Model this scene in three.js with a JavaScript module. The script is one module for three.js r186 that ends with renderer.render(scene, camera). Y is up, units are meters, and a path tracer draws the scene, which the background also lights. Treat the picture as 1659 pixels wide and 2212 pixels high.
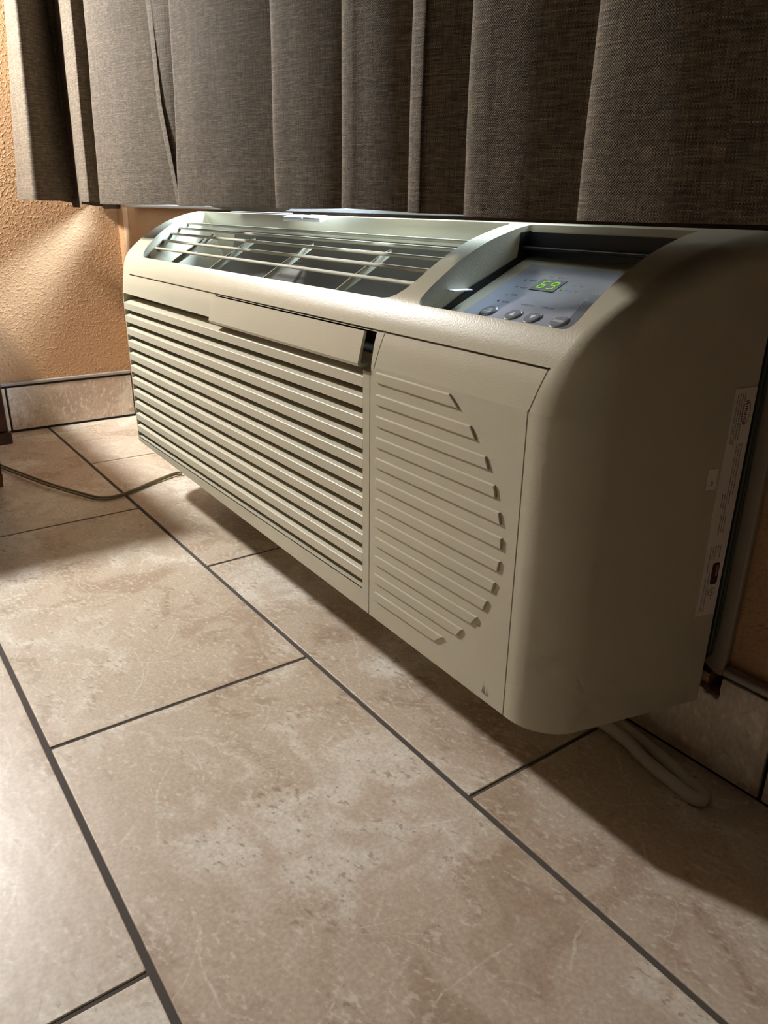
import * as THREE from 'three';
import { RoundedBoxGeometry } from 'three/addons/geometries/RoundedBoxGeometry.js';
import { mergeGeometries } from 'three/addons/utils/BufferGeometryUtils.js';
import { ConvexGeometry } from 'three/addons/geometries/ConvexGeometry.js';
import { ImprovedNoise } from 'three/addons/math/ImprovedNoise.js';
import { RectAreaLightUniformsLib } from 'three/addons/lights/RectAreaLightUniformsLib.js';
import { Brush, Evaluator, SUBTRACTION } from 'three-bvh-csg';

// ---------------------------------------------------------------- camera, light, exposure
const scene = new THREE.Scene();
const camera = new THREE.PerspectiveCamera(67.33, 1659 / 2212, 0.02, 30);
camera.position.set(1.390, 0.5208, 0.6342);
camera.rotation.set(-0.3801, 0.9430, 0.0129, 'YXZ');
const renderer = new THREE.WebGLRenderer({ antialias: true });
renderer.toneMapping = THREE.LinearToneMapping;
renderer.toneMappingExposure = 1.0;
renderer.shadowMap.enabled = true;
renderer.shadowMap.type = THREE.PCFSoftShadowMap;
RectAreaLightUniformsLib.init();
scene.background = new THREE.Color(0.55, 0.62, 0.75);

const LAMP = { pos: [-0.44, 1.03, 0.68], color: [1.0, 0.975, 0.93], power: 7.0 };
const DAY = { color: [0.68, 0.85, 1.0], power: 175, near: 50 };
// bright band of outdoors seen through the window, between 27 and 50 degrees of elevation
const day = new THREE.RectAreaLight(new THREE.Color().setRGB(...DAY.color), DAY.power, 1.4, 0.70);
day.position.set(1.15, 1.62, -1.15); day.lookAt(0.0, 0.60, 0.05);
scene.add(day);
const day2 = new THREE.RectAreaLight(new THREE.Color().setRGB(...DAY.color), DAY.near, 0.8, 0.70);   // pale house front straight outside
day2.position.set(0.55, 1.62, -1.15); day2.lookAt(0.55, 0.60, 0.05);
scene.add(day2);

// ---------------------------------------------------------------- helpers
let seed = 1234567;
const rnd = () => { seed = (seed * 1664525 + 1013904223) >>> 0; return seed / 4294967296; };
const noise = new ImprovedNoise();
const V2 = (x, y) => new THREE.Vector2(x, y);
const V3 = (x, y, z) => new THREE.Vector3(x, y, z);
const clamp = (v, a, b) => Math.min(b, Math.max(a, v));
const smooth = (a, b, x) => { const t = clamp((x - a) / (b - a), 0, 1); return t * t * (3 - 2 * t); };
const mix = (a, b, t) => a + (b - a) * t;
const used = {};
function numbered(name) { const n = used[name] = (used[name] ?? -1) + 1; return n ? `${name}_${String(n).padStart(3, '0')}` : name; }
function tag(o, label, category, group) { o.userData.label = label; o.userData.category = category; if (group) o.userData.group = group; return o; }
function thing(name, label, category, pos = [0, 0, 0], group) {
  const g = new THREE.Group(); g.name = numbered(name); g.position.set(...pos); scene.add(g); return tag(g, label, category, group);
}
function part(name, geo, mat, parent, label) {
  const m = new THREE.Mesh(geo, mat); m.name = parent === scene ? numbered(name) : name;
  m.castShadow = m.receiveShadow = true; if (label) m.userData.label = label; parent.add(m); return m;
}
function struct(name, geo, mat) {
  const o = geo ? part(name, geo, mat, scene) : (() => { const g = new THREE.Group(); g.name = name; scene.add(g); return g; })();
  o.name = name; o.userData.kind = 'structure'; return o;
}
function planarUV(g, su = 1, ou = 0, ov = 0) {       // uv in metres by dominant normal
  const geo = g.index ? g.toNonIndexed() : g; const p = geo.attributes.position, uv = new Float32Array(p.count * 2);
  const a = V3(), b = V3(), c = V3(), n = V3();
  for (let i = 0; i < p.count; i += 3) {
    a.fromBufferAttribute(p, i); b.fromBufferAttribute(p, i + 1); c.fromBufferAttribute(p, i + 2);
    n.copy(b).sub(a).cross(c.clone().sub(a)); const x = Math.abs(n.x), y = Math.abs(n.y), z = Math.abs(n.z);
    [a, b, c].forEach((q, k) => {
      const [u, v] = y >= x && y >= z ? [q.x, q.z] : x >= z ? [q.z, q.y] : [q.x, q.y];
      uv[(i + k) * 2] = u * su + ou; uv[(i + k) * 2 + 1] = v * su + ov;
    });
  }
  geo.setAttribute('uv', new THREE.BufferAttribute(uv, 2)); return geo;
}
const box = (x0, x1, y0, y1, z0, z1) => new THREE.BoxGeometry(x1 - x0, y1 - y0, z1 - z0).translate((x0 + x1) / 2, (y0 + y1) / 2, (z0 + z1) / 2);
const rbox = (x0, x1, y0, y1, z0, z1, r = 0.002, s = 2) => new RoundedBoxGeometry(x1 - x0, y1 - y0, z1 - z0, s, r).translate((x0 + x1) / 2, (y0 + y1) / 2, (z0 + z1) / 2);
function merge(list) { return mergeGeometries(list.map(g => { const h = g.index ? g.toNonIndexed() : g.clone(); for (const k of Object.keys(h.attributes)) if (!['position', 'normal', 'uv'].includes(k)) h.deleteAttribute(k); return h; })); }
// a polygon in the (z, y) plane, extruded along x from x0 to x1
function extrudeX(pts, x0, x1, bevel = 0) {
  const s = new THREE.Shape(pts.map(([z, y]) => V2(z, y)));
  const g = new THREE.ExtrudeGeometry(s, { depth: x1 - x0 - 2 * bevel, bevelEnabled: bevel > 0, bevelSize: bevel, bevelThickness: bevel, bevelOffset: -bevel, bevelSegments: 2, curveSegments: 8 });
  const p = g.attributes.position;                       // (z, y, d) -> (x, y, z), orientation kept by mirroring d
  for (let i = 0; i < p.count; i++) { const z = p.getX(i), y = p.getY(i), d = p.getZ(i); p.setXYZ(i, x1 - bevel - d, y, z); }
  g.computeVertexNormals(); return g;
}
// a polygon in the (x, y) plane, extruded along z from z0 to z1
function extrudeZ(pts, z0, z1, bevel = 0, holes = []) {
  const s = new THREE.Shape(pts.map(([x, y]) => V2(x, y))); for (const h of holes) s.holes.push(new THREE.Path(h.map(([x, y]) => V2(x, y))));
  return new THREE.ExtrudeGeometry(s, { depth: z1 - z0 - 2 * bevel, bevelEnabled: bevel > 0, bevelSize: bevel, bevelThickness: bevel, bevelOffset: -bevel, bevelSegments: 2 }).translate(0, 0, z0 + bevel);
}
function toCreasedNormals(g, angle) {                   // smooth across edges flatter than the crease angle (fine enough for parts of millimetres)
  const geo = g.index ? g.toNonIndexed() : g, p = geo.attributes.position, cos = Math.cos(angle), at = new Map(), fn = [], keys = [];
  const a = V3(), b = V3(), c = V3();
  for (let i = 0; i < p.count; i += 3) {
    a.fromBufferAttribute(p, i); b.fromBufferAttribute(p, i + 1); c.fromBufferAttribute(p, i + 2);
    const n = c.clone().sub(b).cross(a.clone().sub(b)); fn.push([n.clone().normalize(), n.length()]);
    for (let k = 0; k < 3; k++) { const key = [p.getX(i + k), p.getY(i + k), p.getZ(i + k)].map(q => Math.round(q * 1e6)).join(); keys.push(key); if (!at.has(key)) at.set(key, []); at.get(key).push(i / 3); }
  }
  const out = new Float32Array(p.count * 3), s = V3();
  for (let i = 0; i < p.count; i++) {
    const f = Math.floor(i / 3), n0 = fn[f][0]; s.set(0, 0, 0);
    for (const o of at.get(keys[i])) if (fn[o][0].dot(n0) > cos) s.addScaledVector(fn[o][0], fn[o][1]);
    if (s.lengthSq() === 0) s.copy(n0); s.normalize(); out.set([s.x, s.y, s.z], i * 3);
  }
  geo.setAttribute('normal', new THREE.BufferAttribute(out, 3)); return geo;
}
function tube(pts, r, seg = 64, rs = 12, tension = 0.5) {
  return new THREE.TubeGeometry(new THREE.CatmullRomCurve3(pts.map(p => V3(...p)), false, 'catmullrom', tension), seg, r, rs, false);
}
function dataTex(n, m, fn, srgb = false, repeat = true) {  // fn(u, v) -> [r, g, b] 0..1
  const d = new Uint8Array(n * m * 4);
  for (let j = 0; j < m; j++) for (let i = 0; i < n; i++) {
    const c = fn((i + 0.5) / n, (j + 0.5) / m), k = (j * n + i) * 4;
    d[k] = clamp(c[0], 0, 1) * 255; d[k + 1] = clamp(c[1], 0, 1) * 255; d[k + 2] = clamp(c[2], 0, 1) * 255; d[k + 3] = 255;
  }
  const t = new THREE.DataTexture(d, n, m, THREE.RGBAFormat); t.magFilter = THREE.LinearFilter; t.minFilter = THREE.LinearMipmapLinearFilter; t.generateMipmaps = true;
  if (repeat) t.wrapS = t.wrapT = THREE.RepeatWrapping; if (srgb) t.colorSpace = THREE.SRGBColorSpace; t.needsUpdate = true; return t;
}
function fbm(x, y, z, oct) { let s = 0, a = 0.5; for (let i = 0; i < oct; i++) { s += a * noise.noise(x, y, z + i * 7.3); x *= 2.03; y *= 2.03; a *= 0.5; } return s; }
// seamless noise on a torus-like square: blends four shifted copies
function tfbm(u, v, f, z, oct) {
  const a = fbm(u * f, v * f, z, oct), b = fbm((u - 1) * f, v * f, z, oct), c = fbm(u * f, (v - 1) * f, z, oct), d = fbm((u - 1) * f, (v - 1) * f, z, oct);
  return mix(mix(a, b, u), mix(c, d, u), v);
}
function withRepeat(t, r) { const c = t.clone(); c.repeat.set(r, r); c.needsUpdate = true; return c; }
function canvasTex(w, h, draw) {
  const c = document.createElement('canvas'); c.width = w; c.height = h; draw(c.getContext('2d'), w, h);
  const t = new THREE.CanvasTexture(c); t.colorSpace = THREE.SRGBColorSpace; t.anisotropy = 8; return t;
}
const std = (o) => new THREE.MeshStandardMaterial(o);

// ---------------------------------------------------------------- materials
function stoneTex(z) {
  const W = 1536, H = 768, cv = document.createElement('canvas'); cv.width = W; cv.height = H; const g = cv.getContext('2d');
  g.fillStyle = '#000'; g.fillRect(0, 0, W, H); g.lineCap = 'round';
  const crack = (x, y, a, len, w, col) => {            // jagged calcite vein that thins out and may fork
    for (let k = 0; k < len; k++) {
      const n = 8 + rnd() * 16; a += (rnd() - 0.5) * 0.55; const x2 = x + Math.cos(a) * n, y2 = y + Math.sin(a) * n;
      g.strokeStyle = col(0.25 + 0.75 * rnd()); g.lineWidth = Math.max(0.8, w * (1 - k / len) * (0.5 + rnd())); g.beginPath(); g.moveTo(x, y); g.lineTo(x2, y2); g.stroke();
      if (rnd() < 0.07 && len > 8) crack(x2, y2, a + (rnd() - 0.5) * 1.8, len * 0.45, w * 0.6, col); x = x2; y = y2;
    }
  };
  for (let k = 0; k < 30; k++) crack(rnd() * W, rnd() * H, rnd() * 6.28, 9 + rnd() * 22, 3 + rnd() * 6, q => `rgba(255,0,0,${(0.62 * q).toFixed(3)})`);
  for (let k = 0; k < 12; k++) crack(rnd() * W, rnd() * H, rnd() * 6.28, 6 + rnd() * 12, 1.6 + rnd() * 2, q => `rgba(0,255,0,${(0.45 * q).toFixed(3)})`);
  const im = g.getImageData(0, 0, W, H).data;
  const base = [0.800, 0.742, 0.672], light = [0.900, 0.872, 0.825], dark = [0.685, 0.605, 0.525], cream = [0.935, 0.915, 0.870], brown = [0.48, 0.40, 0.33];
  return dataTex(W, H, (u, v) => {
    const x = u * 2, y = v, i = (Math.floor(v * H) * W + Math.floor(u * W)) * 4;
    const wx = fbm(x * 2.3, y * 2.3, z, 3), wy = fbm(x * 2.3, y * 2.3, z + 40, 3);
    const big = fbm(x * 1.7 + wx, y * 1.9 + wy, z + 3, 4), mid = fbm(x * 6.5 + wx * 3.5, y * 7.5 + wy * 3.5, z + 9, 5), fine = fbm(x * 34, y * 52 + x * 12, z + 15, 4);
    let c = [0, 1, 2].map(k => mix(base[k], light[k], smooth(-0.05, 0.42, big + mid * 0.55)));
    const br = smooth(0.02, 0.40, -big * 1.1 + mid * 0.7 + fine * 0.15); c = c.map((q, k) => mix(q, dark[k], br * 0.75));
    const sp = smooth(0.16, 0.34, fine) * smooth(-0.1, 0.25, mid + big * 0.4); c = c.map((q, k) => mix(q, dark[k] * 0.88, sp * 0.60));
    const pl = smooth(0.15, 0.33, -fine + mid * 0.4); c = c.map((q, k) => mix(q, cream[k], pl * 0.45));
    c = c.map((q, k) => mix(mix(q, cream[k], im[i] / 255 * 0.9 * (0.7 + fine)), brown[k], im[i + 1] / 255 * 0.5));
    const f2 = 1 + 0.16 * fbm(x * 90, y * 90, z + 77, 2); return c.map(q => q * f2);
  }, true);
}
const stones = [3.7, 91.2, 170.9].map(stoneTex);
const stoneBump = dataTex(512, 512, (u, v) => { const h = 0.5 + tfbm(u, v, 9, 5, 4) * 0.7 + tfbm(u, v, 40, 8, 2) * 0.25; return [h, h, h]; });
const stoneMats = stones.map(t => std({ map: t, roughness: 0.40, bumpMap: stoneBump, bumpScale: 0.0005 }));
const M = {
  grout: std({ color: 0x55504d, roughness: 0.95 }),
  plaster: (() => {
    const h = dataTex(1024, 1024, (u, v) => {
      const a = tfbm(u, v, 44, 2, 3), b = tfbm(u, v, 110, 11, 2); const s = smooth(-0.06, 0.30, a + b * 0.3); const q = 0.25 + s * 0.5 + b * 0.2; return [q, q, q];
    });
    return std({ color: new THREE.Color(0xb28c66), roughness: 0.6, bumpMap: withRepeat(h, 3.4), bumpScale: 0.0017 });
  })(),
  ceiling: std({ color: 0x8c8378, roughness: 0.9 }),
  panel: std({ color: 0x4a3524, roughness: 0.7 }),
  trim: std({ color: 0x9c948c, roughness: 0.5, metalness: 0.2 }),
  cover: (() => {
    const h = dataTex(512, 512, (u, v) => { const q = 0.5 + tfbm(u, v, 60, 4, 3) * 0.8; return [q, q, q]; });
    const g = dataTex(512, 512, (u, v) => { const q = 1 + tfbm(u, v, 5, 14, 4) * 0.10; return [q * 0.93, q * 0.93, q * 0.93]; });
    return new THREE.MeshPhysicalMaterial({ color: 0xcbc6b0, roughness: 0.36, map: withRepeat(g, 2), bumpMap: withRepeat(h, 9), bumpScale: 0.00012 });
  })(),
  slat: std({ color: 0xcac5b0, roughness: 0.42 }),
  dark: std({ color: 0x0b0c0e, roughness: 0.7 }),
  darkPlastic: std({ color: 0x15181c, roughness: 0.45 }),
  duct: std({ color: 0x45443e, roughness: 0.5 }),
  steel: std({ color: 0x8d918c, roughness: 0.5, metalness: 0.65 }),
  galv: std({ color: 0x5c625c, roughness: 0.55, metalness: 0.5 }),
  sleeve: std({ color: 0x9a8f80, roughness: 0.55 }),
  alu: std({ color: 0xa8adb3, roughness: 0.35, metalness: 0.8 }),
  glass: new THREE.MeshPhysicalMaterial({ color: 0xffffff, roughness: 0.0, transmission: 1, thickness: 0, ior: 1.5 }),
  cable: std({ color: 0xc9c0b2, roughness: 0.5 }),
  wire: std({ color: 0x8c8468, roughness: 0.45 }),
  wood: (() => {
    const t = dataTex(512, 512, (u, v) => { const w = tfbm(u, v, 4, 3, 3); const g = 0.5 + 0.5 * Math.sin((v * 40 + w * 14)); const f = tfbm(u, v, 60, 6, 2); const k = 0.75 + 0.3 * g + f * 0.3; return [0.30 * k, 0.115 * k, 0.07 * k]; }, true);
    return std({ map: t, roughness: 0.4 });
  })(),
  brass: std({ color: 0x7a5a2c, roughness: 0.4, metalness: 0.7 }),
  foam: std({ color: 0xe9e9ee, roughness: 0.9 }),
  paper: std({ color: 0xb9b3c4, roughness: 0.7 }),
};
M.linen = (() => {
  const N = 1024, row = [], col = [], r2 = [], c2 = [];
  const lvl = () => { let s = 0; for (let i = 0; i < 3; i++) s += rnd(); return s / 1.5 - 1; };
  for (let i = 0; i < N; i++) { row.push(lvl()); col.push(lvl()); r2.push(rnd() * 9); c2.push(rnd() * 9); }
  const t = dataTex(N, N, (u, v) => {
    const i = Math.floor(u * N), j = Math.floor(v * N), ti = i >> 2, tj = j >> 2;
    const sl = noise.noise(u * 26, r2[tj % N] * 13, 1.5), sc = noise.noise(c2[ti % N] * 13, v * 26, 5.5);
    const warp = ((ti + tj) & 1) ? 1 : 0;
    let k = 0.72 + (warp ? 0.50 * sl + 0.20 * row[tj] : 0.30 * sc + 0.14 * col[ti]) + 0.06 * (((i & 3) && (j & 3)) ? 1 : -1.6);
    return [0.535 * k, 0.480 * k, 0.405 * k];
  }, true);
  const b = dataTex(512, 512, (u, v) => { const i = Math.floor(u * 512), j = Math.floor(v * 512); const q = (((i >> 1) + (j >> 1)) & 1 ? 0.75 : 0.35) + 0.3 * noise.noise(u * 60, (j >> 1) * 3.7, 2); return [q, q, q]; });
  return std({ map: withRepeat(t, 4), bumpMap: withRepeat(b, 4), bumpScale: 0.0006, roughness: 0.85, side: THREE.DoubleSide });
})();

// ---------------------------------------------------------------- the room
const XL = -0.589, XR = 4.2, ZF = 5.0, HC = 2.45, TH = 0.15, BB = 0.114;
const SL = { x0: -0.035, x1: 1.052, y0: 0.100, y1: 0.498 };          // wall sleeve opening
const WIN = { x0: -0.46, x1: 0.875, y0: 0.512, y1: 1.95 };
const fl = struct('floor');
part('grout', planarUV(box(XL - TH, XR + TH, -0.14, -0.0013, -TH, ZF + TH)), M.grout, fl);
{
  const L = 0.6062, W = 0.3076, gl = 0.0028, gw = 0.0022, z1 = 0.2278; let k = 0; const cache = {};
  for (let r = -1; r < 16; r++) {
    const za = Math.max(z1 + r * W + gl, 0.002), zb = Math.min(z1 + (r + 1) * W - gl, ZF - 0.002); if (zb - za < 0.02) continue;
    const off = r % 2 ? 0.3663 : 0.6740;                                   // half-bond rows
    for (let c = -3; c < 7; c++) {
      const xa = Math.max(off + c * L + gw, XL + 0.002), xb = Math.min(off + (c + 1) * L - gw, XR - 0.002); if (xb - xa < 0.02) continue;
      const key = [(xb - xa).toFixed(4), (zb - za).toFixed(4)].join();
      const v = (k * 7 + r + 3) % 6; k++;
      const kk = key + v;
      if (!cache[kk]) {
        const g = new RoundedBoxGeometry(xb - xa, 0.010, zb - za, 1, 0.0012); const p = g.attributes.position, uv = g.attributes.uv;
        const f = v >= 3 ? -1 : 1;
        for (let i = 0; i < p.count; i++) uv.setXY(i, 0.5 + f * p.getX(i) / L, 0.5 + f * p.getZ(i) / W);
        cache[kk] = g;
      }
      const m = part('floor_tile', cache[kk], stoneMats[v % 3], fl); m.position.set((xa + xb) / 2, -0.005 + (rnd() - 0.5) * 0.0006, (za + zb) / 2);
      m.name = 'floor_tile';
    }
  }
}
struct('ceiling', planarUV(box(XL - TH, XR + TH, HC, HC + 0.12, -TH, ZF + TH)), M.ceiling);
struct('wall_left', planarUV(box(XL - TH, XL, 0, HC, -TH, ZF + TH)), M.plaster);
struct('wall_right', planarUV(box(XR, XR + TH, 0, HC, -TH, ZF + TH)), M.panel);
struct('wall_front', planarUV(box(XL, XR, 0, HC, ZF, ZF + TH)), M.panel);
struct('wall_back', planarUV(extrudeZ([[XL, 0], [XR, 0], [XR, HC], [XL, HC]], -TH, 0, 0, [
  [[SL.x0, SL.y0], [1.0605, SL.y0], [1.0605, 0.0835], [1.078, 0.0835], [1.078, 0.118], [SL.x1, 0.118], [SL.x1, SL.y1], [SL.x0, SL.y1]],
  [[WIN.x0, WIN.y0], [WIN.x1, WIN.y0], [WIN.x1, WIN.y1], [WIN.x0, WIN.y1]]])), M.plaster);
{ // window: aluminium frame, sliding sash, sill, glass
  const w = struct('window_1'); const { x0, x1, y0, y1 } = WIN;
  const fr = [box(x0, x1, y1 - 0.03, y1, -0.10, -0.05), box(x0, x0 + 0.03, y0, y1 - 0.03, -0.10, -0.05), box(x1 - 0.03, x1, y0, y1 - 0.03, -0.10, -0.05)];
  part('window_frame', merge(fr), M.alu, w);
  part('bottom_track', merge([rbox(x1, 1.90, y0 - 0.002, y0 + 0.020, -0.001, 0.018, 0.002), box(x0, x1, y0, y0 + 0.012, -0.11, -0.045), box(x0, x1, y0 + 0.012, y0 + 0.022, -0.085, -0.080), box(x0, x1, y0 + 0.012, y0 + 0.022, -0.062, -0.057)]), M.alu, w);
  part('mullion', box(0.28, 0.315, y0 + 0.022, y1 - 0.03, -0.088, -0.055), M.alu, w);
  part('pane', box(x0 + 0.03, 0.28, y0 + 0.022, y1 - 0.03, -0.074, -0.070), M.glass, w);
  part('pane', box(0.315, x1 - 0.03, y0 + 0.022, y1 - 0.03, -0.074, -0.070), M.glass, w);
  part('sill', rbox(x0 + 0.001, 1.90, y0 - 0.003, y0 + 0.0035, -0.001, 0.022, 0.002), M.alu, w);
}
struct('trim_4', rbox(-0.540, -0.512, BB + 0.006, WIN.y0 - 0.004, -0.001, 0.0035, 0.002), std({ color: 0xd9bb98, roughness: 0.6 }));
{ // tiled baseboards
  const bl = struct('baseboard_left'); let e = XL + 0.009;
  for (const [a, b, i] of [[0.013, 0.309, 0], [0.313, 0.92, 1], [0.924, 1.53, 2], [1.534, 2.14, 0], [2.144, 2.75, 1], [2.754, 3.36, 2]]) {
    const g = planarUV(rbox(XL + 0.0005, e, 0.006, BB - 0.006, a, b, 0.0015), 1.6, i * 0.31, 0.4); part('baseboard_tile', g, stoneMats[i], bl);
  }
  part('grout', planarUV(box(XL, XL + 0.006, 0.0005, BB, 0.012, 3.5)), M.dark, bl);
  struct('trim_1', rbox(XL, XL + 0.011, BB - 0.001, BB + 0.006, 0.012, 3.5, 0.002), M.trim);
  const bk = struct('baseboard_back');
  const notch = [[1.0605, 0.088], [1.063, 0.0865], [1.0645, 0.0845], [1.067, 0.0850], [1.070, 0.0855], [1.073, 0.0838], [1.076, 0.0830], [1.0782, 0.0840], [1.0784, 0.090], [1.0779, 0.096], [1.0785, BB - 0.006]];
  part('baseboard_tile', planarUV(extrudeZ([[0.529, 0.005], [1.133, 0.005], [1.133, BB - 0.006], ...notch.slice().reverse(), [1.02, 0.087], [0.529, 0.087]], 0.0005, 0.0095, 0.0012), 1.6, 0.2, 0.1), stoneMats[0], bk);
  part('baseboard_tile', planarUV(rbox(-0.075, 0.526, 0.005, 0.087, 0.0005, 0.0095, 0.0015), 1.6, 0.7, 0.3), stoneMats[1], bk);
  part('baseboard_tile', planarUV(rbox(XL + 0.01, -0.078, 0.005, BB - 0.006, 0.0005, 0.0095, 0.0015), 1.6, 0.1, 0.6), stoneMats[2], bk);
  for (const [a, b, i] of [[1.137, 1.74, 1], [1.743, 2.346, 2], [2.349, 2.952, 0], [2.955, 3.19, 1]])
    part('baseboard_tile', planarUV(rbox(a, b, 0.005, BB - 0.006, 0.0005, 0.0095, 0.0015), 1.6, a, 0.2), stoneMats[i], bk);
  part('grout', merge([box(XL + 0.01, 3.19, 0.0002, 0.083, 0.0, 0.006), box(1.0786, 3.19, 0.083, BB, 0.0, 0.006), box(XL + 0.01, -0.075, 0.083, BB, 0, 0.006)]), M.dark, bk);
  struct('trim_2', rbox(1.0775, 3.19, BB - 0.002, BB + 0.006, 0.0, 0.013, 0.003), M.trim);
  struct('trim_3', rbox(XL + 0.001, -0.078, BB - 0.002, BB + 0.006, 0.0, 0.011, 0.003), M.trim);
}

// ---------------------------------------------------------------- wall sleeve round the unit
{
  const s = thing('wall_sleeve', 'grey metal wall sleeve edge in the narrow gap beside the air conditioner', 'wall sleeve');
  const { x0, x1, y0, y1 } = SL, t = 0.003;
  part('side_panel', merge([box(x0, x0 + t, y0, y1, -0.30, 0.010), box(x0, x1, y1 - t, y1, -0.30, 0.010), box(x0, x1, y0, y0 + t, -0.30, 0.010), box(x1 - t, x1, y0, y1, -0.30, 0.016)]), M.galv, s);
  part('back_grille', merge([box(x0, x1, y0, y1, -0.305, -0.30), box(x1, 1.09, 0.07, 0.13, -0.10, -0.095)]), M.dark, s);
  part('side_flange', merge([rbox(x1 - 0.002, x1 + 0.012, 0.125, 0.500, -0.001, 0.0075, 0.002), rbox(x1 + 0.004, x1 + 0.010, 0.125, 0.500, 0.0, 0.0105, 0.002)]), M.galv, s);
  part('edge_trim', (() => { // caulked trim that flares out into a rounded foot
    return extrudeZ([[x1 + 0.011, 0.500], [x1 + 0.012, 0.150], [x1 + 0.010, 0.128], [x1 + 0.003, 0.117], [x1 + 0.007, 0.112], [x1 + 0.017, 0.108], [x1 + 0.023, 0.108], [x1 + 0.0255, 0.114], [x1 + 0.026, 0.150], [x1 + 0.027, 0.500]], -0.0005, 0.008, 0.002);
  })(), M.sleeve, s);
}

// ---------------------------------------------------------------- air conditioner
const AC = thing('air_conditioner', 'beige through-wall air conditioner with louvred front and green digital control panel', 'air conditioner');
const PROF = [[0.200, 0.0], [0.200, 0.372], [0.1965, 0.392], [0.193, 0.405], [0.1885, 0.420], [0.180, 0.436], [0.168, 0.4475], [0.155, 0.457], [0.138, 0.468], [0.120, 0.478], [0.093, 0.490], [0.060, 0.500], [0.040, 0.504], [0.028, 0.506]];
const arc = new THREE.SplineCurve(PROF.slice(1).map(([z, y]) => V2(z, y)));
const profArc = arc.getPoints(130).map(p => [p.x, p.y]);
const profY = z => { for (let i = 1; i < profArc.length; i++) { const a = profArc[i - 1], b = profArc[i]; if (z <= a[0] && z >= b[0]) return mix(a[1], b[1], (a[0] - z) / (a[0] - b[0])); } return 0.506; };
const hb = x => mix(0.1125, 0.0855, clamp(x, 0, 1.07) / 1.067);       // bottom edge sags a little to the right
const xRight = z => 1.0745 - 0.242 * z, xLeft = z => -0.0615 + 0.242 * z;
function coverBody() {
  const rings = [], prof = [[0.2, 'b'], [0.2, 0.2], [0.2, 0.30], [0.2, 0.3685], ...profArc];
  const NA = 24;
  prof.forEach(([z, y], i) => {
    let n;                                            // inward normal in (z, y)
    if (i < 5) n = [-1, 0]; else if (i === prof.length - 1) n = [0, -1];
    else { const a = prof[i - 1], b = prof[i + 1]; const tz = b[0] - a[0], ty = b[1] - a[1], l = Math.hypot(tz, ty); n = [-ty / l, tz / l]; }
    if (i >= 5) n[1] *= smooth(0.372, 0.44, y);
    const r = y === 'b' ? 0.05 : mix(0.05, 0.020, smooth(0.372, 0.462, y));
    const ring = [], yy = (x) => y === 'b' ? hb(x) : y;
    // the corner arc stops where its tangent meets the drafted side, so the two run into each other
    const tm = Math.PI / 2 - Math.atan(0.242) * (1 - smooth(0.40, 0.47, y === 'b' ? 0 : y)), om = r * (1 - Math.cos(tm)), sm = r * Math.sin(tm);
    const cr = xRight(z + n[0] * om) - sm, cl0 = xLeft(z + n[0] * om) + sm;
    const cl = V => ring.push(V), yq = n[1] * om;
    cl([xLeft(0.028), yy(0) + yq, 0.028]);
    for (let k = 0; k <= NA; k++) { const t = tm * (1 - k / NA), o = r * (1 - Math.cos(t)); const x = cl0 - r * Math.sin(t); cl([x, yy(x) + n[1] * o, Math.max(z + n[0] * o, 0.028)]); }
    for (let k = 1; k < 8; k++) { const x = mix(cl0, cr, k / 8); cl([x, yy(x), z]); }
    for (let k = 0; k <= NA; k++) { const t = tm * k / NA, o = r * (1 - Math.cos(t)); const x = cr + r * Math.sin(t); cl([x, yy(x) + n[1] * o, Math.max(z + n[0] * o, 0.028)]); }
    cl([xRight(0.028), yy(1.067) + yq, 0.028]);
    rings.push(ring);
  });
  const m = rings[0].length, pos = rings.flat(2), idx = [];
  for (let i = 0; i + 1 < rings.length; i++) for (let j = 0; j < m; j++) {
    const a = i * m + j, b = i * m + (j + 1) % m, c = a + m, d = (i + 1) * m + (j + 1) % m; idx.push(a, b, d, a, d, c);
  }
  const cap = (i, flip) => { const r = rings[i], c = [0, 0, 0]; r.forEach(p => p.forEach((q, k) => c[k] += q / m)); const id = pos.length / 3; if (i === 0) { c[2] = 0.10; c[1] = hb(c[0]); } pos.push(...c); for (let j = 0; j < m; j++) { const a = i * m + j, b = i * m + (j + 1) % m; flip ? idx.push(id, b, a) : idx.push(id, a, b); } };
  cap(0, true); cap(rings.length - 1, false);
  const g = new THREE.BufferGeometry(); g.setAttribute('position', new THREE.Float32BufferAttribute(pos, 3)); g.setIndex(idx);
  return g;
}
const ev = new Evaluator(); ev.attributes = ['position', 'normal']; ev.useGroups = false;
function prep(g, keep) { const h = g.index ? g.toNonIndexed() : g.clone(); for (const k of Object.keys(h.attributes)) if (k !== 'position' && !(keep && k === 'normal')) h.deleteAttribute(k); if (!keep) h.computeVertexNormals(); return h; }
function cut(body, cutters) {
  let a = new Brush(prep(body, true)); a.updateMatrixWorld();
  for (const c of cutters) { const b = new Brush(prep(c)); b.updateMatrixWorld(); a = ev.evaluate(a, b, SUBTRACTION); a.updateMatrixWorld(); }
  return a.geometry;
}
function hull(lo, hi) { return new ConvexGeometry([...lo, ...hi].map(p => V3(...p))); }
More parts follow.
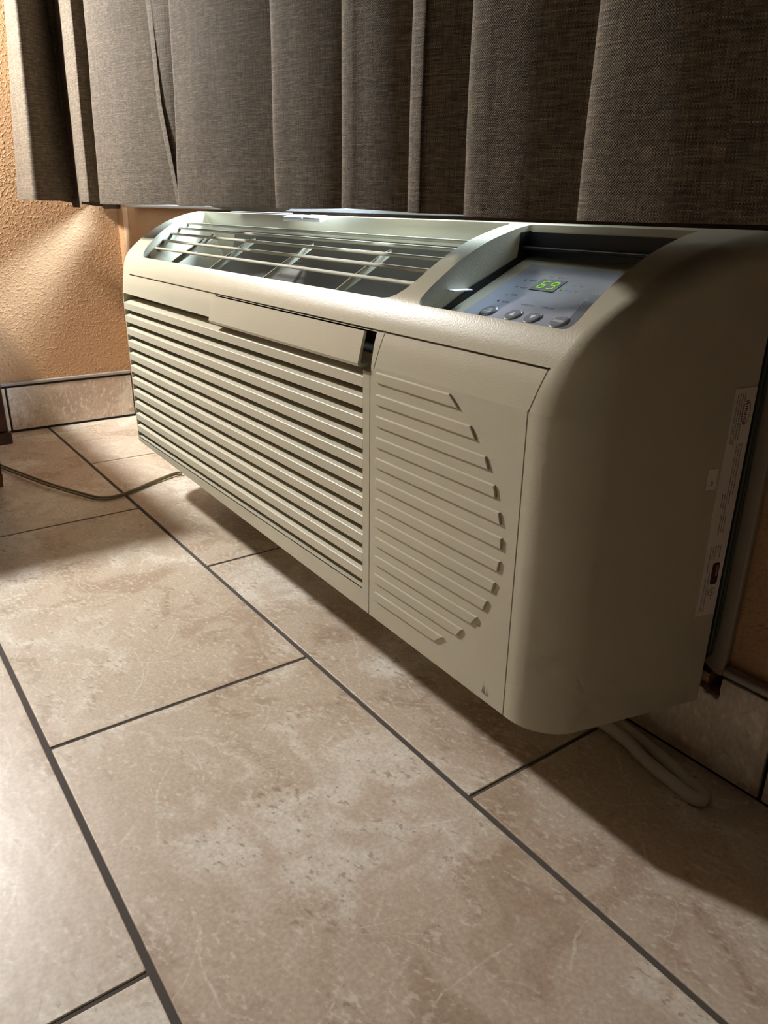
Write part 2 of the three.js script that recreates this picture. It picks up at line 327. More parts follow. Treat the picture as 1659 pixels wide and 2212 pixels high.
function roundPoly(pts, r, n = 5) {                    // rounded corners for a convex polygon
  const out = []; const N = pts.length;
  for (let i = 0; i < N; i++) {
    const p = V2(...pts[i]), a = V2(...pts[(i + N - 1) % N]).sub(p).normalize(), b = V2(...pts[(i + 1) % N]).sub(p).normalize();
    const rr = Array.isArray(r) ? r[i] : r, A = p.clone().addScaledVector(a, rr), B = p.clone().addScaledVector(b, rr);
    for (let k = 0; k <= n; k++) { const t = k / n; out.push([(1 - t) ** 2 * A.x + 2 * t * (1 - t) * p.x + t * t * B.x, (1 - t) ** 2 * A.y + 2 * t * (1 - t) * p.y + t * t * B.y]); }
  }
  return out;
}
const GR = { x0: 0.05, x1: 0.785, zf: 0.180, zb: 0.034, y: 0.378 };   // discharge grille pocket
const CP = { x0: 0.8125, x1: 1.000, zf: 0.1805, zb: 0.038, y: 0.340 };
const PITCH = 0.0218, FX = 0.765, X2 = 0.981;                          // slats, centre seam, right seam
const LV = { x0: 0.0195, x1: 0.7525, y0: 0.1225, y1: 0.3755, z: 0.168 };
{
  const pk = (y) => roundPoly([[0.50 - 0.98 * y, GR.zf], [GR.x1, GR.zf], [GR.x1, GR.zb], [0.50 - 0.98 * y, GR.zb]], [0.016, 0.028, 0.014, 0.006]).map(([x, z]) => [x, y, z]);
  const grille = hull(pk(GR.y), pk(0.56));
  const ck = (y, d) => roundPoly([[CP.x0, CP.zf - d], [CP.x1, CP.zf - d], [CP.x1, CP.zb], [CP.x0, CP.zb]], [0.006, 0.010, 0.004, 0.004]).map(([x, z]) => [x, y, z]);
  const ctl = hull(ck(CP.y, 0.0), ck(0.56, 0.0));
  const louv = extrudeX([[LV.z, LV.y0], [0.22, LV.y0 - 0.001], [0.22, LV.y1], [LV.z, LV.y1]], LV.x0, LV.x1);
  // hinged door pocket behind the right-hand flap, following the slope of the front
  const flapCut = extrudeX([[0.176, 0.366], [0.21, 0.366], [0.207, 0.402], [0.195, 0.4055], [0.176, 0.4040]], 0.389, 0.7665);
  const gs = 0.0007;
  const grooves = [
    extrudeX([[0.186, 0.4045], [0.206, 0.4085], [0.2055, 0.4102], [0.1855, 0.4062]], 0.042, 0.993),   // top seam
    box(FX - gs, FX + gs, 0.05, 0.3745, 0.1965, 0.21),
    box(X2 - gs, X2 + gs, 0.05, 0.3735, 0.1955, 0.21),
    hull([[X2 - gs, 0.3705, 0.194], [X2 + gs, 0.3705, 0.194], [X2 - gs, 0.3705, 0.21], [X2 + gs, 0.3705, 0.21]], [[0.992 - gs, 0.408, 0.186], [0.992 + gs, 0.408, 0.186], [0.992 - gs, 0.408, 0.206], [0.992 + gs, 0.408, 0.206]]),
    hull([[FX + 0.0065 - gs, 0.3705, 0.194], [FX + 0.0065 + gs, 0.3705, 0.194], [FX + 0.0065 - gs, 0.3705, 0.21], [FX + 0.0065 + gs, 0.3705, 0.21]], [[0.780 - gs, 0.408, 0.186], [0.780 + gs, 0.408, 0.186], [0.780 - gs, 0.408, 0.206], [0.780 + gs, 0.408, 0.206]]),
  ];
  let g = cut(toCreasedNormals(coverBody(), 0.30), [grille, ctl, louv, flapCut, ...grooves]);
  part('cover', planarUV(g), M.cover, AC);
}
// louvre slats with a bevelled upper edge
{
  const top0 = 0.3600, face = 0.0112;
  const shape = t => [[0.2, t - face], [0.2, t - 0.0006], [0.1994, t], [0.189, t + 0.0042], [0.1745, t + 0.0042], [0.1745, t + 0.0022], [0.187, t + 0.0022], [0.1955, t - 0.003], [0.1955, t - face]];
  const g0 = extrudeX(shape(0), LV.x0 + 0.0003, LV.x1 - 0.0003); const g = toCreasedNormals(g0, 0.4);
  for (let k = 0; k < 11; k++) { const m = part('louver_slat', g, M.slat, AC); m.position.y = top0 - PITCH * k; }
  part('louver_slat', toCreasedNormals(extrudeX([[0.2, LV.y0 - 0.0016], [0.2, 0.1196], [0.1994, 0.1202], [0.189, 0.1244], [0.180, 0.1244], [0.180, LV.y0 - 0.0016]], LV.x0 + 0.0003, LV.x1 - 0.0003), 0.4), M.slat, AC);
  part('air_filter', box(LV.x0 + 0.001, LV.x1 - 0.001, LV.y0 + 0.001, 0.362, LV.z + 0.0005, LV.z + 0.0025), M.dark, AC, 'black air filter behind the louvres');
  // end cheeks: the slots run out in short ramps
}
// hinged door on the upper front, standing slightly open, with a curled lower lip
{
  const g = extrudeX([[0.1985, 0.4050], [0.2065, 0.3735], [0.2055, 0.3705], [0.2020, 0.3690], [0.1920, 0.3700], [0.1905, 0.3725], [0.1945, 0.3725], [0.2005, 0.3720], [0.2030, 0.3740], [0.1955, 0.4043]], 0.3915, 0.7525);
  part('control_door', planarUV(toCreasedNormals(g, 0.5)), M.cover, AC, 'hinged door standing slightly open');
  part('door_hinge', rbox(0.7525, 0.7655, 0.376, 0.392, 0.178, 0.186, 0.002), M.duct, AC);
}
// raised ribs pressed into the right-hand front panel
{
  const rt = [0.888, 0.917, 0.938, 0.951, 0.959, 0.964, 0.964, 0.960, 0.952, 0.940, 0.921, 0.894], rb = [0.901, 0.925, 0.943, 0.954, 0.962, 0.9645, 0.962, 0.957, 0.948, 0.933, 0.914, 0.882];
  for (let k = 0; k < 12; k++) {
    const y = 0.3685 - 0.02195 * k;
    const g = extrudeZ([[0.7775, y - 0.0105], [rb[k], y - 0.0105], [rt[k], y], [0.7775, y]], 0.1985, 0.2020, 0.0010);
    part('raised_rib', planarUV(g), M.cover, AC);
  }
}
// discharge grille: bars, cross ribs, duct and coil below
{
  for (let k = 0; k < 5; k++) {
    const t = k / 4, z = mix(0.073, 0.149, t) , y = mix(0.486, 0.4486, t) + 0.0030 * Math.sin(Math.PI * t);
    const g = new THREE.CapsuleGeometry(0.0017, 0.80 - 0.02 * t, 4, 10).rotateZ(Math.PI / 2).scale(1, 1.25, 1.25).translate((0.50 - 0.98 * y + 0.786) / 2, y, z);
    const m = new THREE.CylinderGeometry(0.0017, 0.0017, 0.786 - (0.499 - 0.98 * y), 10).rotateZ(Math.PI / 2).scale(1, 1.25, 1.25).translate((0.499 - 0.98 * y + 0.786) / 2, y, z);
    part('grille_bar', m, M.cover, AC);
  }
  const rib = [[0.095, 0.4745], [0.111, 0.4680], [0.149, 0.4466], [0.1795, 0.4280], [0.1795, 0.4210], [0.145, 0.4390], [0.110, 0.4590], [0.095, 0.4680]];
  for (const x of [0.175, 0.320, 0.484, 0.654]) part('cross_rib', extrudeX(rib, x - 0.0009, x + 0.0009), M.cover, AC);
  // scroll: rear wall curving forward and down to the coil
  const sc = []; for (let k = 0; k <= 14; k++) { const t = k / 14 * Math.PI / 2; sc.push([0.036 + 0.085 * (1 - Math.cos(t)), 0.478 - 0.080 * Math.sin(t)]); }
  const outl = [...sc, [0.121, 0.3795], [0.0345, 0.3795], [0.0345, 0.478]];
  part('air_duct', toCreasedNormals(extrudeX(outl, 0.1285, 0.7845), 0.4), M.duct, AC, 'dark scroll duct under the grille');
  const fins = []; for (let k = 0; k < 210; k++) fins.push(box(0.1285 + k * 0.00312, 0.1285 + k * 0.00312 + 0.0011, 0.384, 0.4145, 0.150, 0.1785));
  const coil = part('coil', box(0.128, 0.7845, 0.3795, 0.409, 0.124, 0.1787), M.dark, AC, 'black coil behind the front lip');
  const f = part('coil_fins', merge(fins), M.darkPlastic, coil); f.userData.kind = 'stuff';
}
// control recess: dark cavity, control box with printed overlay
{
  const x0 = CP.x0 + 0.0008, x1 = CP.x1 - 0.0008;
  const lower = [[0.1795, CP.y + 0.001], [0.1795, 0.4180], [0.141, 0.434], [0.116, 0.448], [0.055, 0.474], [0.0525, 0.497], [0.0388, 0.4985], [0.0388, CP.y + 0.001]];
  part('recess_liner', merge([extrudeX(lower, x0 - 0.0006, x0 + 0.0006), box(x0, x1, CP.y + 0.001, 0.4975, 0.0386, 0.0398), box(x0, x1, CP.y + 0.0005, CP.y + 0.003, 0.039, 0.179), rbox(x0, x1, 0.481, 0.484, 0.0395, 0.050, 0.001)]), M.darkPlastic, AC, 'black inside of the control recess');
  part('latch_tab', rbox(0.8125, 0.821, 0.4452, 0.4468, 0.1195, 0.1435, 0.0006), M.foam, AC, 'small white tab on the recess wall');
  const cb = new THREE.Group(); cb.name = 'control_box'; AC.add(cb);
  // frame of the box: u = x, w = distance down the sloping face
  const th = Math.atan(0.46), c = Math.cos(th); cb.position.set(0, 0.493, 0); cb.rotation.x = th;    // local +z runs down the slope
  part('faceplate', planarUV(rbox(0.8105, 0.9990, -0.030, -0.0004, 0.0345, 0.1700, 0.0015)), M.cover, cb);
  const U0 = 0.8328, U1 = 0.9760, W0 = 0.0597, W1 = 0.1640, S = 12000, px = v => v * S;
  const over = canvasTex(Math.round((U1 - U0) * S), Math.round((W1 - W0) * S), (g, w, h) => {
    const X = u => (u - U0) * S, Y = v => (v - W0) * S;
    g.fillStyle = '#abaeb9'; g.fillRect(0, 0, w, h);
    g.strokeStyle = '#9a8c88'; g.lineWidth = 6; g.strokeRect(0, 0, w, h);
    g.fillStyle = '#7d808a'; g.beginPath(); g.moveTo(X(0.9400), Y(0.1010)); g.lineTo(w, Y(0.0930)); g.lineTo(w, h); g.lineTo(X(0.952), h); g.lineTo(X(0.9490), Y(0.138)); g.closePath(); g.fill();
    g.fillStyle = '#2a2a30'; const tx = (s, u, v, sz, al = 'left', f = 'italic bold') => { g.font = `${f} ${Math.round(sz * S)}px sans-serif`; g.textAlign = al; g.textBaseline = 'middle'; g.fillText(s, X(u), Y(v)); };
    tx('SET TEMP', 0.8840, 0.0785, 0.0046, 'center');
    tx('HIGH', 0.8568, 0.0886, 0.0036); tx('MED', 0.8575, 0.1021, 0.0036); tx('LOW', 0.8582, 0.1157, 0.0036); tx('AUTO', 0.8592, 0.1293, 0.0036);
    g.fillStyle = '#3a3a42'; tx('INDOOR', 0.9086, 0.0897, 0.0034); tx('SETPOINT', 0.9084, 0.0985, 0.0034);
    g.fillStyle = '#2a2a30'; tx('WARMER', 0.8920, 0.1290, 0.0036, 'center'); tx('COOLER', 0.9158, 0.1290, 0.0036, 'center');
    const dot = (u, v, r, col) => { g.fillStyle = col; g.beginPath(); g.arc(X(u), Y(v), r * S, 0, 7); g.fill(); };
    dot(0.8513, 0.0885, 0.0012, '#0d0d10'); dot(0.8523, 0.1020, 0.0012, '#0d0d10'); dot(0.8543, 0.1290, 0.0012, '#0d0d10'); dot(0.9042, 0.0892, 0.0010, '#15151a');
    for (const [u, v] of [[0.9402, 0.0965], [0.9428, 0.1087], [0.9450, 0.1203]]) { dot(u, v, 0.0017, '#e8e8ee'); dot(u, v, 0.0010, '#2a2a30'); }
  });
  const ov = new THREE.BoxGeometry(U1 - U0, 0.0005, W1 - W0).translate((U0 + U1) / 2, -0.0001, (W0 + W1) / 2);
  part('overlay', ov, new THREE.MeshPhysicalMaterial({ map: over, roughness: 0.18 }), cb, 'grey printed control label');
  // display window with seven-segment digits 6 9
  part('display', rbox(0.8695, 0.8995, -0.0002, 0.0006, 0.0838, 0.1042, 0.0003), std({ color: 0x050806, roughness: 0.15 }), cb, 'black display showing 69 in green');
  const glow = std({ color: 0x2a5a08, emissive: new THREE.Color(0.30, 0.78, 0.05), emissiveIntensity: 0.9 });
  const seg = (u0, v0, on) => {
    const w = 0.0074, h = 0.0064, t = 0.0011, sk = -0.15, gs = [];
    const bar = (a, b, cc, d) => { const s = new THREE.Shape([V2(a, b), V2(a + cc, b), V2(a + cc, b + d), V2(a, b + d)]); const e = new THREE.ExtrudeGeometry(s, { depth: 0.0002, bevelEnabled: false }); e.rotateX(Math.PI / 2); e.applyMatrix4(new THREE.Matrix4().set(1, 0, sk, 0, 0, 1, 0, 0, 0, 0, 1, 0, 0, 0, 0, 1)); return e.translate(u0, 0.0009, v0); };
    const all = { a: bar(0.001, 0, w - 0.002, t), b: bar(w - t, 0.0008, t, h - 0.0016), c: bar(w - t, h + 0.0008, t, h - 0.0016), d: bar(0.001, 2 * h - t, w - 0.002, t), e: bar(0, h + 0.0008, t, h - 0.0016), f: bar(0, 0.0008, t, h - 0.0016), g: bar(0.001, h - t / 2, w - 0.002, t) };
    for (const k of on) gs.push(all[k]); return merge(gs);
  };
  part('digit', seg(0.8765, 0.0875, 'acdefg'), glow, cb); part('digit', seg(0.8885, 0.0875, 'abcdfg'), glow, cb);
  const led = std({ color: 0x5d8a35, emissive: new THREE.Color(0.25, 0.6, 0.08), emissiveIntensity: 0.35 });
  for (const [u, v, r] of [[0.8533, 0.1155, 0.0012], [0.9044, 0.0984, 0.0010]]) part('indicator_light', new THREE.CylinderGeometry(r, r, 0.0006, 16).translate(u, 0.0004, v), led, cb);
  const capM = std({ color: 0x8b8d92, roughness: 0.35 });
  const btn = (u, txt, fs) => {
    const t = canvasTex(256, 256, (g) => {
      g.fillStyle = '#85878c'; g.fillRect(0, 0, 256, 256); g.fillStyle = '#e9e9ee'; g.textAlign = 'center'; g.textBaseline = 'middle';
      if (txt === 'up' || txt === 'down') { g.beginPath(); const s = txt === 'up' ? 1 : -1; g.moveTo(128, 128 - 56 * s); g.lineTo(128 + 52, 128 + 46 * s); g.lineTo(128 - 52, 128 + 46 * s); g.fill(); }
      else { g.font = `bold ${fs}px sans-serif`; txt.split('\n').forEach((l, i, a) => g.fillText(l, 128, 128 + (i - (a.length - 1) / 2) * fs * 1.1)); }
    });
    const R = 0.0088, pts = [[0, 0.0016], [R - 0.002, 0.0016], [R - 0.0006, 0.0012], [R, 0.0004], [R, -0.001]].reverse().map(([a, b]) => V2(a, b));
    const b = part('button', new THREE.LatheGeometry(pts, 32).translate(u, 0, 0.1475), capM, cb);
    const face = new THREE.CircleGeometry(R - 0.0018, 28).rotateX(-Math.PI / 2).translate(u, 0.0017, 0.1475);
    part('button_legend', face, std({ map: t, roughness: 0.35 }), cb);
  };
  btn(0.8600, 'FAN\nSPEED', 62); btn(0.8915, 'up', 0); btn(0.9150, 'down', 0); btn(0.9450, 'MODE', 72);
}
// stickers on the right-hand side
{
  const side = (name, w, h, zt, yc, roll, map, label) => {
    const m = part(name, new THREE.BoxGeometry(w, h, 0.0004), std({ map, roughness: 0.6 }), AC, label);
    const z = zt, x = xRight(z) + 0.0003; m.position.set(x, yc, z); m.rotation.set(0, Math.PI / 2 - Math.atan(-0.242) * -1, roll, 'YXZ'); return m;
  };
  const t = canvasTex(256, 1900, (g, w, h) => {
    g.fillStyle = '#e6ded6'; g.fillRect(0, 0, w, h); g.fillStyle = '#2b2323'; g.strokeStyle = '#5c3030';
    g.save(); g.translate(w, 0); g.rotate(Math.PI / 2); g.textBaseline = 'middle';                  // text runs down the strip
    g.lineWidth = 5; g.beginPath(); g.ellipse(190, 84, 92, 46, 0, 0, 7); g.stroke(); g.font = 'bold 54px sans-serif'; g.textAlign = 'center'; g.fillText('Amana', 190, 86);
    g.textAlign = 'left'; const lines = (x, y, arr, f = 24, dy = 30) => { g.font = `bold ${f}px sans-serif`; arr.forEach((s, i) => g.fillText(s, x, y + i * dy)); };
    lines(40, 130, ['MODEL NUMBER PTAC HEATER TYPE', 'SERIAL NUMBER 0000 REFRIGERANT', 'VOLTS 230/208 PHASE 1 60 HZ COOLING', 'FOR USE ONLY IN WALL SLEEVE LISTED'], 21, 28);
    lines(430, 62, ['SEE INSTALLATION MANUAL FOR WIRE SIZE', 'MINIMUM CIRCUIT AMPACITY 20 AMPS MAX', 'USE TIME DELAY FUSE OR BREAKER 20 AMP'], 20, 30);
    lines(830, 92, ['COOLING', 'BTU/H 12000/11800', 'AMPS 5.2/5.8', 'WATTS 1200'], 20, 30); lines(1010, 92, ['HEATING BTU/H', 'AMPS 15.3/13.8', 'WATTS 3500/2870'], 20, 30);
    lines(1270, 80, ['HEAT PUMP', 'BTU/H', 'AMPS 5.0/5.4', 'WATTS 1100', 'FIELD WIRING REQUIRED'], 20, 30);
    g.fillStyle = '#3a1c1c'; g.beginPath(); g.roundRect ? g.roundRect(1425, 46, 195, 92, 26) : g.rect(1425, 46, 195, 92); g.fill(); g.fillStyle = '#d8c8c0'; g.font = 'bold 30px sans-serif'; g.fillText('R-410A', 1450, 74);
    g.fillStyle = '#2b2323'; g.strokeStyle = '#2b2323'; g.lineWidth = 6; g.beginPath(); g.arc(1690, 90, 36, 0, 7); g.stroke(); g.font = 'bold 38px sans-serif'; g.fillText('UL', 1666, 92); g.font = 'bold 18px sans-serif'; g.fillText('US', 1735, 92); g.fillText('LISTED', 1660, 140);
    lines(1500, 165, ['ACCESSORY LISTED AIR CONDITIONER'], 20); lines(1560, 200, ['AIR CONDITIONING AND HEATING'], 18);
    g.restore();
  });
  side('rating_label', 0.0225, 0.208, 0.0395, 0.2840, 0.0, t, 'white printed rating label');
  const t2 = canvasTex(64, 128, (g) => { g.fillStyle = '#efe6d8'; g.fillRect(0, 0, 64, 128); g.fillStyle = '#333'; g.save(); g.translate(32, 88); g.rotate(Math.PI / 2); g.font = 'bold 26px sans-serif'; g.textAlign = 'center'; g.textBaseline = 'middle'; g.fillText('29', 0, 0); g.restore(); });
  side('number_sticker', 0.0095, 0.0185, 0.0585, 0.3120, 0.0, t2, 'small white number sticker');
}
// scuffs and scratches on the plain panel: thin films of dirt lying on the surface
{
  const mark = (name, x, y, w, h, col, draw, label) => {
    const a = canvasTex(128, 128, (g) => { g.fillStyle = '#000'; g.fillRect(0, 0, 128, 128); draw(g); }); a.colorSpace = THREE.NoColorSpace;
    part(name, new THREE.PlaneGeometry(w, h).translate(x, y, 0.20025), std({ color: col, roughness: 0.8, alphaMap: a, transparent: true }), AC, label);
  };
  const tri = (g, x, y, w, h, c) => { const q = g.createLinearGradient(0, y, 0, y + h); q.addColorStop(0, '#000'); q.addColorStop(1, c); g.fillStyle = q; g.beginPath(); g.moveTo(x, y); g.lineTo(x + w * 0.5, y + h); g.lineTo(x - w * 0.5, y + h * 0.97); g.fill(); };
  mark('scuff', 0.9560, 0.1030, 0.0135, 0.0170, 0x4a4438, g => { tri(g, 46, 10, 50, 108, '#8a8a8a'); tri(g, 92, 30, 34, 92, '#777'); }, 'grey double scuff near the bottom corner');
  mark('red_smear', 0.9415, 0.1640, 0.010, 0.0075, 0x9a2a20, g => { g.strokeStyle = '#c8c8c8'; g.lineWidth = 9; g.beginPath(); g.moveTo(22, 70); g.lineTo(80, 92); g.lineTo(104, 22); g.stroke(); g.lineWidth = 16; g.beginPath(); g.moveTo(52, 82); g.lineTo(96, 88); g.stroke(); }, 'small red smear at the end of a rib');
  mark('scribble', 0.9440, 0.2490, 0.014, 0.012, 0x5a4030, g => { g.strokeStyle = '#777'; g.lineWidth = 6; g.beginPath(); g.arc(52, 66, 34, 2.4, 4.6); g.stroke(); g.beginPath(); g.arc(94, 70, 30, 2.2, 4.9); g.stroke(); }, 'faint scribbled curve');
}
part('chassis', box(-0.028, 1.045, 0.112, 0.490, -0.28, 0.0295), M.dark, AC);

// ---------------------------------------------------------------- curtain
{
  const c = thing('curtain', 'brown linen-weave pleated curtain hanging just above the air conditioner', 'curtain');
  // [x at hem, x at 0.33 m above, z]
  const HEM = 0.5165, UP = 0.33;
  const F = [];                                     // pleats: x hem, x up, next
  const add = (xh, xu, z, zu = z) => F.push([xh, xu, z, zu]);
  add(-0.40, -0.30, 0.075); add(-0.47, -0.34, 0.140); add(-0.535, -0.400, 0.205); add(-0.548, -0.412, 0.222); add(-0.540, -0.404, 0.2285);
  add(-0.46, -0.360, 0.2300); add(-0.375, -0.300, 0.2350); add(-0.362, -0.292, 0.2335); add(-0.357, -0.290, 0.2250); add(-0.360, -0.310, 0.1950); add(-0.370, -0.352, 0.1650); add(-0.368, -0.366, 0.1560); add(-0.350, -0.352, 0.1540);
  const edge = (xh, xu, z, back = 0.045) => { const p = F[F.length - 1]; add(xh - 0.001, xu - 0.001, z - back); add(xh - 0.004, xu - 0.004, z - 0.012); add(xh, xu, z - 0.003); add(xh + 0.007, xu + 0.007, z); add(xh + 0.020, xu + 0.020, z - 0.0005); };
  const fade = (xa, ua, xb, ub, z, back) => { for (const t of [0.25, 0.45, 0.65, 0.82, 0.96]) add(mix(xa, xb, t), mix(ua, ub, t), z - back * t ** 2.0); };
  add(-0.290, -0.285, 0.1630); add(-0.235, -0.205, 0.1745); add(-0.196, -0.163, 0.1785); add(-0.190, -0.157, 0.1770); add(-0.190, -0.158, 0.1700); add(-0.200, -0.170, 0.1500); add(-0.215, -0.185, 0.1250); add(-0.205, -0.175, 0.1150); add(-0.130, -0.095, 0.1420);
  const E = [[-0.053, -0.016, 0.2], [0.262, 0.205, 0.188], [0.299, 0.329, 0.2], [0.578, 0.581, 0.2], [0.711, 0.717, 0.2], [0.818, 0.821, 0.2], [0.891, 0.892, 0.2], [1.009, 1.013, 0.2], [1.150, 1.130, 0.205], [1.27, 1.26, 0.2], [1.42, 1.42, 0.2], [1.55, 1.55, 0.2], [1.70, 1.70, 0.2], [1.83, 1.83, 0.2], [1.96, 1.96, 0.2]];
  E.forEach(([xh, xu, z], i) => { const wd = i ? clamp(0.30 * (xh - E[i - 1][0]), 0.028, 0.075) : 0.06; edge(xh, xu, z, i === 1 ? 0.05 : wd); const n = E[i + 1] ?? [xh + 0.13, xu + 0.13]; fade(xh, xu, n[0], n[1], z, i === 0 ? 0.075 : clamp(0.34 * (n[0] - xh), 0.032, 0.085)); });
  const lo = new THREE.CatmullRomCurve3(F.map(([x, , z]) => V3(x, 0, z)), false, 'centripetal'), hi = new THREE.CatmullRomCurve3(F.map(([, x, , z]) => V3(x, 0, z)), false, 'centripetal');
  const NU = 900, NV = 46, pos = [], uv = [], idx = []; const H = 1.52;
  const A = [], B = []; for (let i = 0; i <= NU; i++) { A.push(lo.getPoint(i / NU)); B.push(hi.getPoint(i / NU)); }
  let s = 0; const S = A.map((p, i) => i ? (s += p.distanceTo(A[i - 1])) : 0);
  const g2 = (off) => {
    const pos = [], uv = [], idx = [];
    for (let j = 0; j <= NV; j++) {
      const h = H * (j / NV) ** 1.5;
      for (let i = 0; i <= NU; i++) {
        const t = h / UP, k = t < 1 ? t : 1 + (t - 1) * 0.15;
        const a = A[i], b = B[i]; let x = mix(a.x, b.x, k), z = mix(a.z, b.z, k);
        // kinked narrow fold
        const kx = smooth(0.20, 0.262, a.x) * (1 - smooth(0.285, 0.30, a.x)); const kk = 0.135; if (kx > 0) x -= kx * 0.020 * clamp(Math.min(h / kk, (UP - h) / (UP - kk)), 0, 1);
        const e = 0.0016 * noise.noise(x * 14, h * 9, 3.3); z += e + off * 0.0012; x = Math.max(x, XL + 0.012);
        const hem = HEM + 0.0016 * noise.noise(S[i] * 7, 0.4, 8) - 0.012 * smooth(-0.51, -0.40, a.x) * (a.z < 0.16 && a.x < -0.2 ? 1 : 0) + 0.005 * (1 - smooth(-0.5, 0.1, a.x)) - 0.0035 * smooth(0.70, 0.92, a.x) ;
        pos.push(x, hem + h * (1 - (hem - HEM) / H), z); uv.push(S[i], h);
      }
    }
    for (let j = 0; j < NV; j++) for (let i = 0; i < NU; i++) { const a = j * (NU + 1) + i, b = a + 1, c2 = a + NU + 1, d = c2 + 1; idx.push(a, b, d, a, d, c2); }
    const g = new THREE.BufferGeometry(); g.setAttribute('position', new THREE.Float32BufferAttribute(pos, 3)); g.setAttribute('uv', new THREE.Float32BufferAttribute(uv, 2)); g.setIndex(idx); g.computeVertexNormals(); return g;
  };
  part('drape', g2(0.5), M.linen, c);
  // plain backing hung behind the pleats, close to the window
  const LN = 160, lp = [], lu = [], li = [];
  for (let j = 0; j <= 1; j++) for (let i = 0; i <= LN; i++) { const x = mix(XL + 0.006, 1.95, i / LN); lp.push(x, j ? HEM + H : mix(mix(0.5160, 0.5098, smooth(0.07, 0.14, x)), 0.5235, smooth(0.33, 0.42, x)) - 0.0045 * smooth(0.74, 0.80, x) + 0.0075 * smooth(-0.14, -0.09, x) * (1 - smooth(0.05, 0.10, x)) + 0.0008 * Math.sin(x * 21), 0.062 + 0.008 * Math.sin(x * 33)); lu.push(x, j * H); }
  for (let i = 0; i < LN; i++) li.push(i, i + 1, i + LN + 2, i, i + LN + 2, i + LN + 1);
  const lg = new THREE.BufferGeometry(); lg.setAttribute('position', new THREE.Float32BufferAttribute(lp, 3)); lg.setAttribute('uv', new THREE.Float32BufferAttribute(lu, 2)); lg.setIndex(li); lg.computeVertexNormals();
  part('lining', lg, std({ color: 0x8a8072, roughness: 0.9, side: THREE.DoubleSide }), c);
  const rod = thing('curtain_rod', 'straight grey rod carrying the brown curtain', 'curtain rod');
  part('rod', new THREE.CylinderGeometry(0.0125, 0.0125, 2.58, 20).rotateZ(Math.PI / 2).translate(0.71, HEM + H + 0.022, 0.155), M.steel, rod);
  for (const x of [-0.5, 1.98]) part('bracket', rbox(x - 0.012, x + 0.012, HEM + H + 0.010, HEM + H + 0.045, 0.0, 0.168, 0.003), M.steel, rod);
}

// ---------------------------------------------------------------- things on and round the unit
{
  const top = 0.5005;
  const mk = (x0, x1, r, label) => { const y = profY(0.062) ; const g = new RoundedBoxGeometry(x1 - x0, 0.0062, 0.016, 3, 0.0022); const p = g.attributes.position; for (let i = 0; i < p.count; i++) p.setY(i, p.getY(i) + 0.0007 * noise.noise(p.getX(i) * 90, p.getZ(i) * 120, r * 9)); g.computeVertexNormals();
    const m = part('foam_strip', g, M.foam, scene); m.position.set((x0 + x1) / 2, y + 0.0030, 0.064); m.rotation.set(0.24, r * 0.05, 0); return tag(m, label, 'foam strip'); };
  mk(0.362, 0.414, 0.6, 'white foam strip below the curtain, left one of the two end to end');
  mk(0.4155, 0.463, -0.7, 'white foam strip below the curtain, right one of the two end to end');
  const pg = rbox(0.150, 0.325, 0.5072, 0.5080, 0.034, 0.052, 0.0003, 1); tag(part('paper_slip', pg, M.paper, scene), 'thin pale slip of paper lying at the back of the unit top below the curtain', 'paper');
}
{ // thick power cord looping on the floor
  const r = 0.0066;
  const g = tube([[0.62, 0.060, 0.085], [0.74, 0.035, 0.075], [0.86, 0.014, 0.062], [0.99, r + 0.004, 0.0455], [1.041, r, 0.0525], [1.082, r, 0.0585], [1.098, r, 0.0600], [1.1065, r, 0.0545], [1.1010, r, 0.0470], [1.085, r, 0.0445], [1.052, r, 0.0365], [0.99, r, 0.0265], [0.88, 0.012, 0.022], [0.72, 0.030, 0.024]], r, 160, 14);
  tag(part('power_cord', g, M.cable, scene), 'thick off-white cord looping on the floor under the right end of the unit', 'cord');
}
{ // thin twin wire from the nightstand
  const k = 0.0022;
  const c = thing('thin_wire', 'thin olive double wire curving across the tiles from the wooden nightstand', 'wire');
  const P = [[-0.46, 0.010, 0.415], [-0.36, 0.007, 0.400], [-0.275, 0.008, 0.378], [-0.200, 0.010, 0.358], [-0.122, 0.010, 0.332], [-0.055, 0.009, 0.303], [-0.008, 0.006, 0.272], [-0.006, 0.006, 0.232], [-0.040, 0.006, 0.165], [-0.064, 0.007, 0.108], [-0.060, 0.006, 0.092]];
  part('strand', tube(P, k, 120, 10), M.wire, c); part('strand', tube(P.map(([x, y, z]) => [x + 0.0015, y - 0.0030 > k ? y - 0.0030 : k, z + 0.0035]), k, 120, 10), M.wire, c);
}
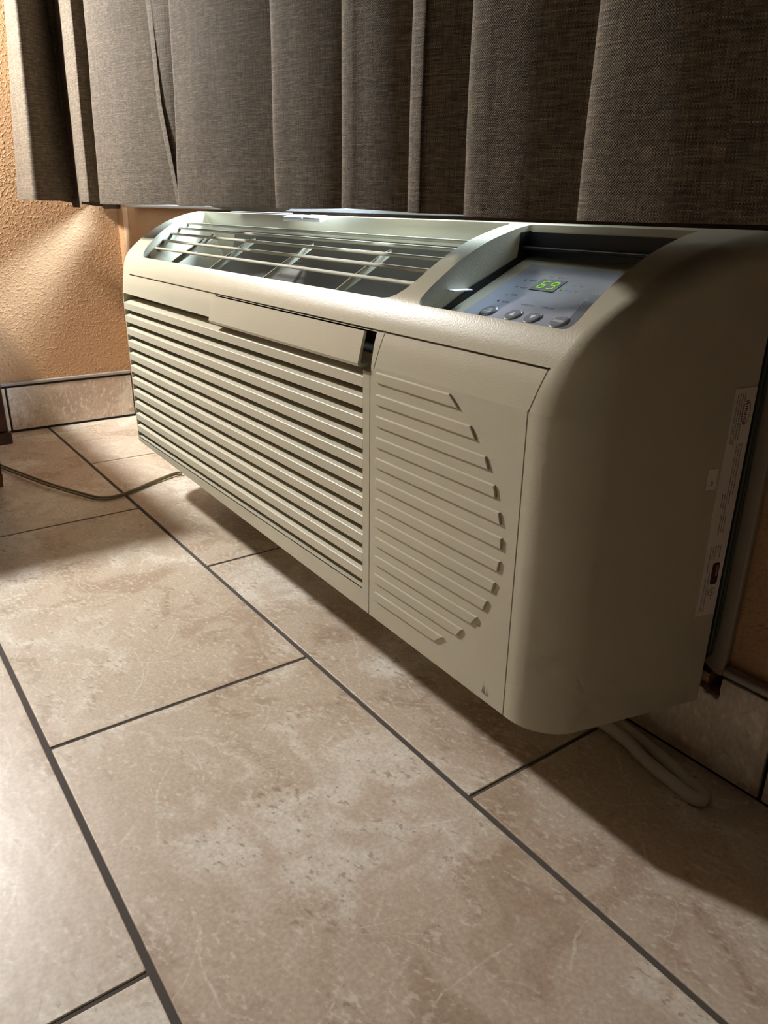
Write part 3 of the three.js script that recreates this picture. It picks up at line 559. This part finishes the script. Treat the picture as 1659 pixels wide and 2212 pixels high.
{ // nightstand, mostly left of the frame
  const n = thing('nightstand', 'dark red-brown wooden nightstand standing at the left edge by the orange wall', 'nightstand');
  const x0 = XL + 0.012, x1 = -0.062, z0 = 0.402, z1 = 0.86, h = 0.455;
  part('cabinet', planarUV(rbox(x0, x1, 0.140, h - 0.022, z0, z1, 0.003), 2), M.wood, n);
  part('table_top', planarUV(rbox(x0 - 0.006, x1 + 0.008, h - 0.022, h, z0 - 0.008, z1 + 0.012, 0.004), 2), M.wood, n);
  part('base_rail', planarUV(rbox(x0 + 0.006, x1 + 0.004, 0.118, 0.140, z0 - 0.004, z1 + 0.004, 0.003), 2), M.wood, n);
  for (const y of [0.165]) { const d = part('drawer', planarUV(rbox(x0 + 0.02, x1 - 0.02, y, y + 0.20, z1, z1 + 0.014, 0.003), 2), M.wood, n); part('knob', new THREE.SphereGeometry(0.012, 20, 14).translate((x0 + x1) / 2, y + 0.09, z1 + 0.022), M.brass, d); }
  for (const x of [x0 + 0.045, -0.205]) for (const z of [0.425, z1 - 0.045]) {
    const g = new THREE.CylinderGeometry(0.030, 0.023, 0.118, 4, 1).rotateY(Math.PI / 4).translate(x, 0.059, z); const l = part('leg', planarUV(toCreasedNormals(g, 0.3), 2), M.wood, n);
    part('foot_cap', toCreasedNormals(new THREE.CylinderGeometry(0.0262, 0.0236, 0.026, 4, 1).rotateY(Math.PI / 4).translate(x, 0.013, z), 0.3), M.brass, l);
  }
}
{ // wall lamp over the nightstand that lights this corner
  const [x, y, z] = LAMP.pos, w = XL - x;
  const l = thing('wall_lamp', 'globe lamp on a dark metal wall plate above the wooden nightstand', 'lamp', [x, y, z]);
  part('wall_plate', new THREE.LatheGeometry([[0, 0], [0.118, 0], [0.130, 0.018], [0.126, 0.022], [0.112, 0.008], [0, 0.006]].map(a => V2(...a)), 48).rotateZ(-Math.PI / 2).translate(w + 0.050, 0, 0), M.darkPlastic, l);
  part('arm', new THREE.CylinderGeometry(0.011, 0.011, 0.056, 20).rotateZ(Math.PI / 2).translate(w + 0.026, 0, 0), M.steel, l);
  const glowM = std({ color: 0xf4ead8, emissive: new THREE.Color().setRGB(...LAMP.color), emissiveIntensity: 2.0 });
  const s = part('globe', new THREE.SphereGeometry(0.055, 40, 28), glowM, l); s.castShadow = false;
  const p = new THREE.PointLight(new THREE.Color().setRGB(...LAMP.color), LAMP.power, 0, 2); p.castShadow = true; p.shadow.radius = 2.5; p.shadow.mapSize.set(2048, 2048); p.shadow.bias = -0.0005; l.add(p);
}
renderer.render(scene, camera);
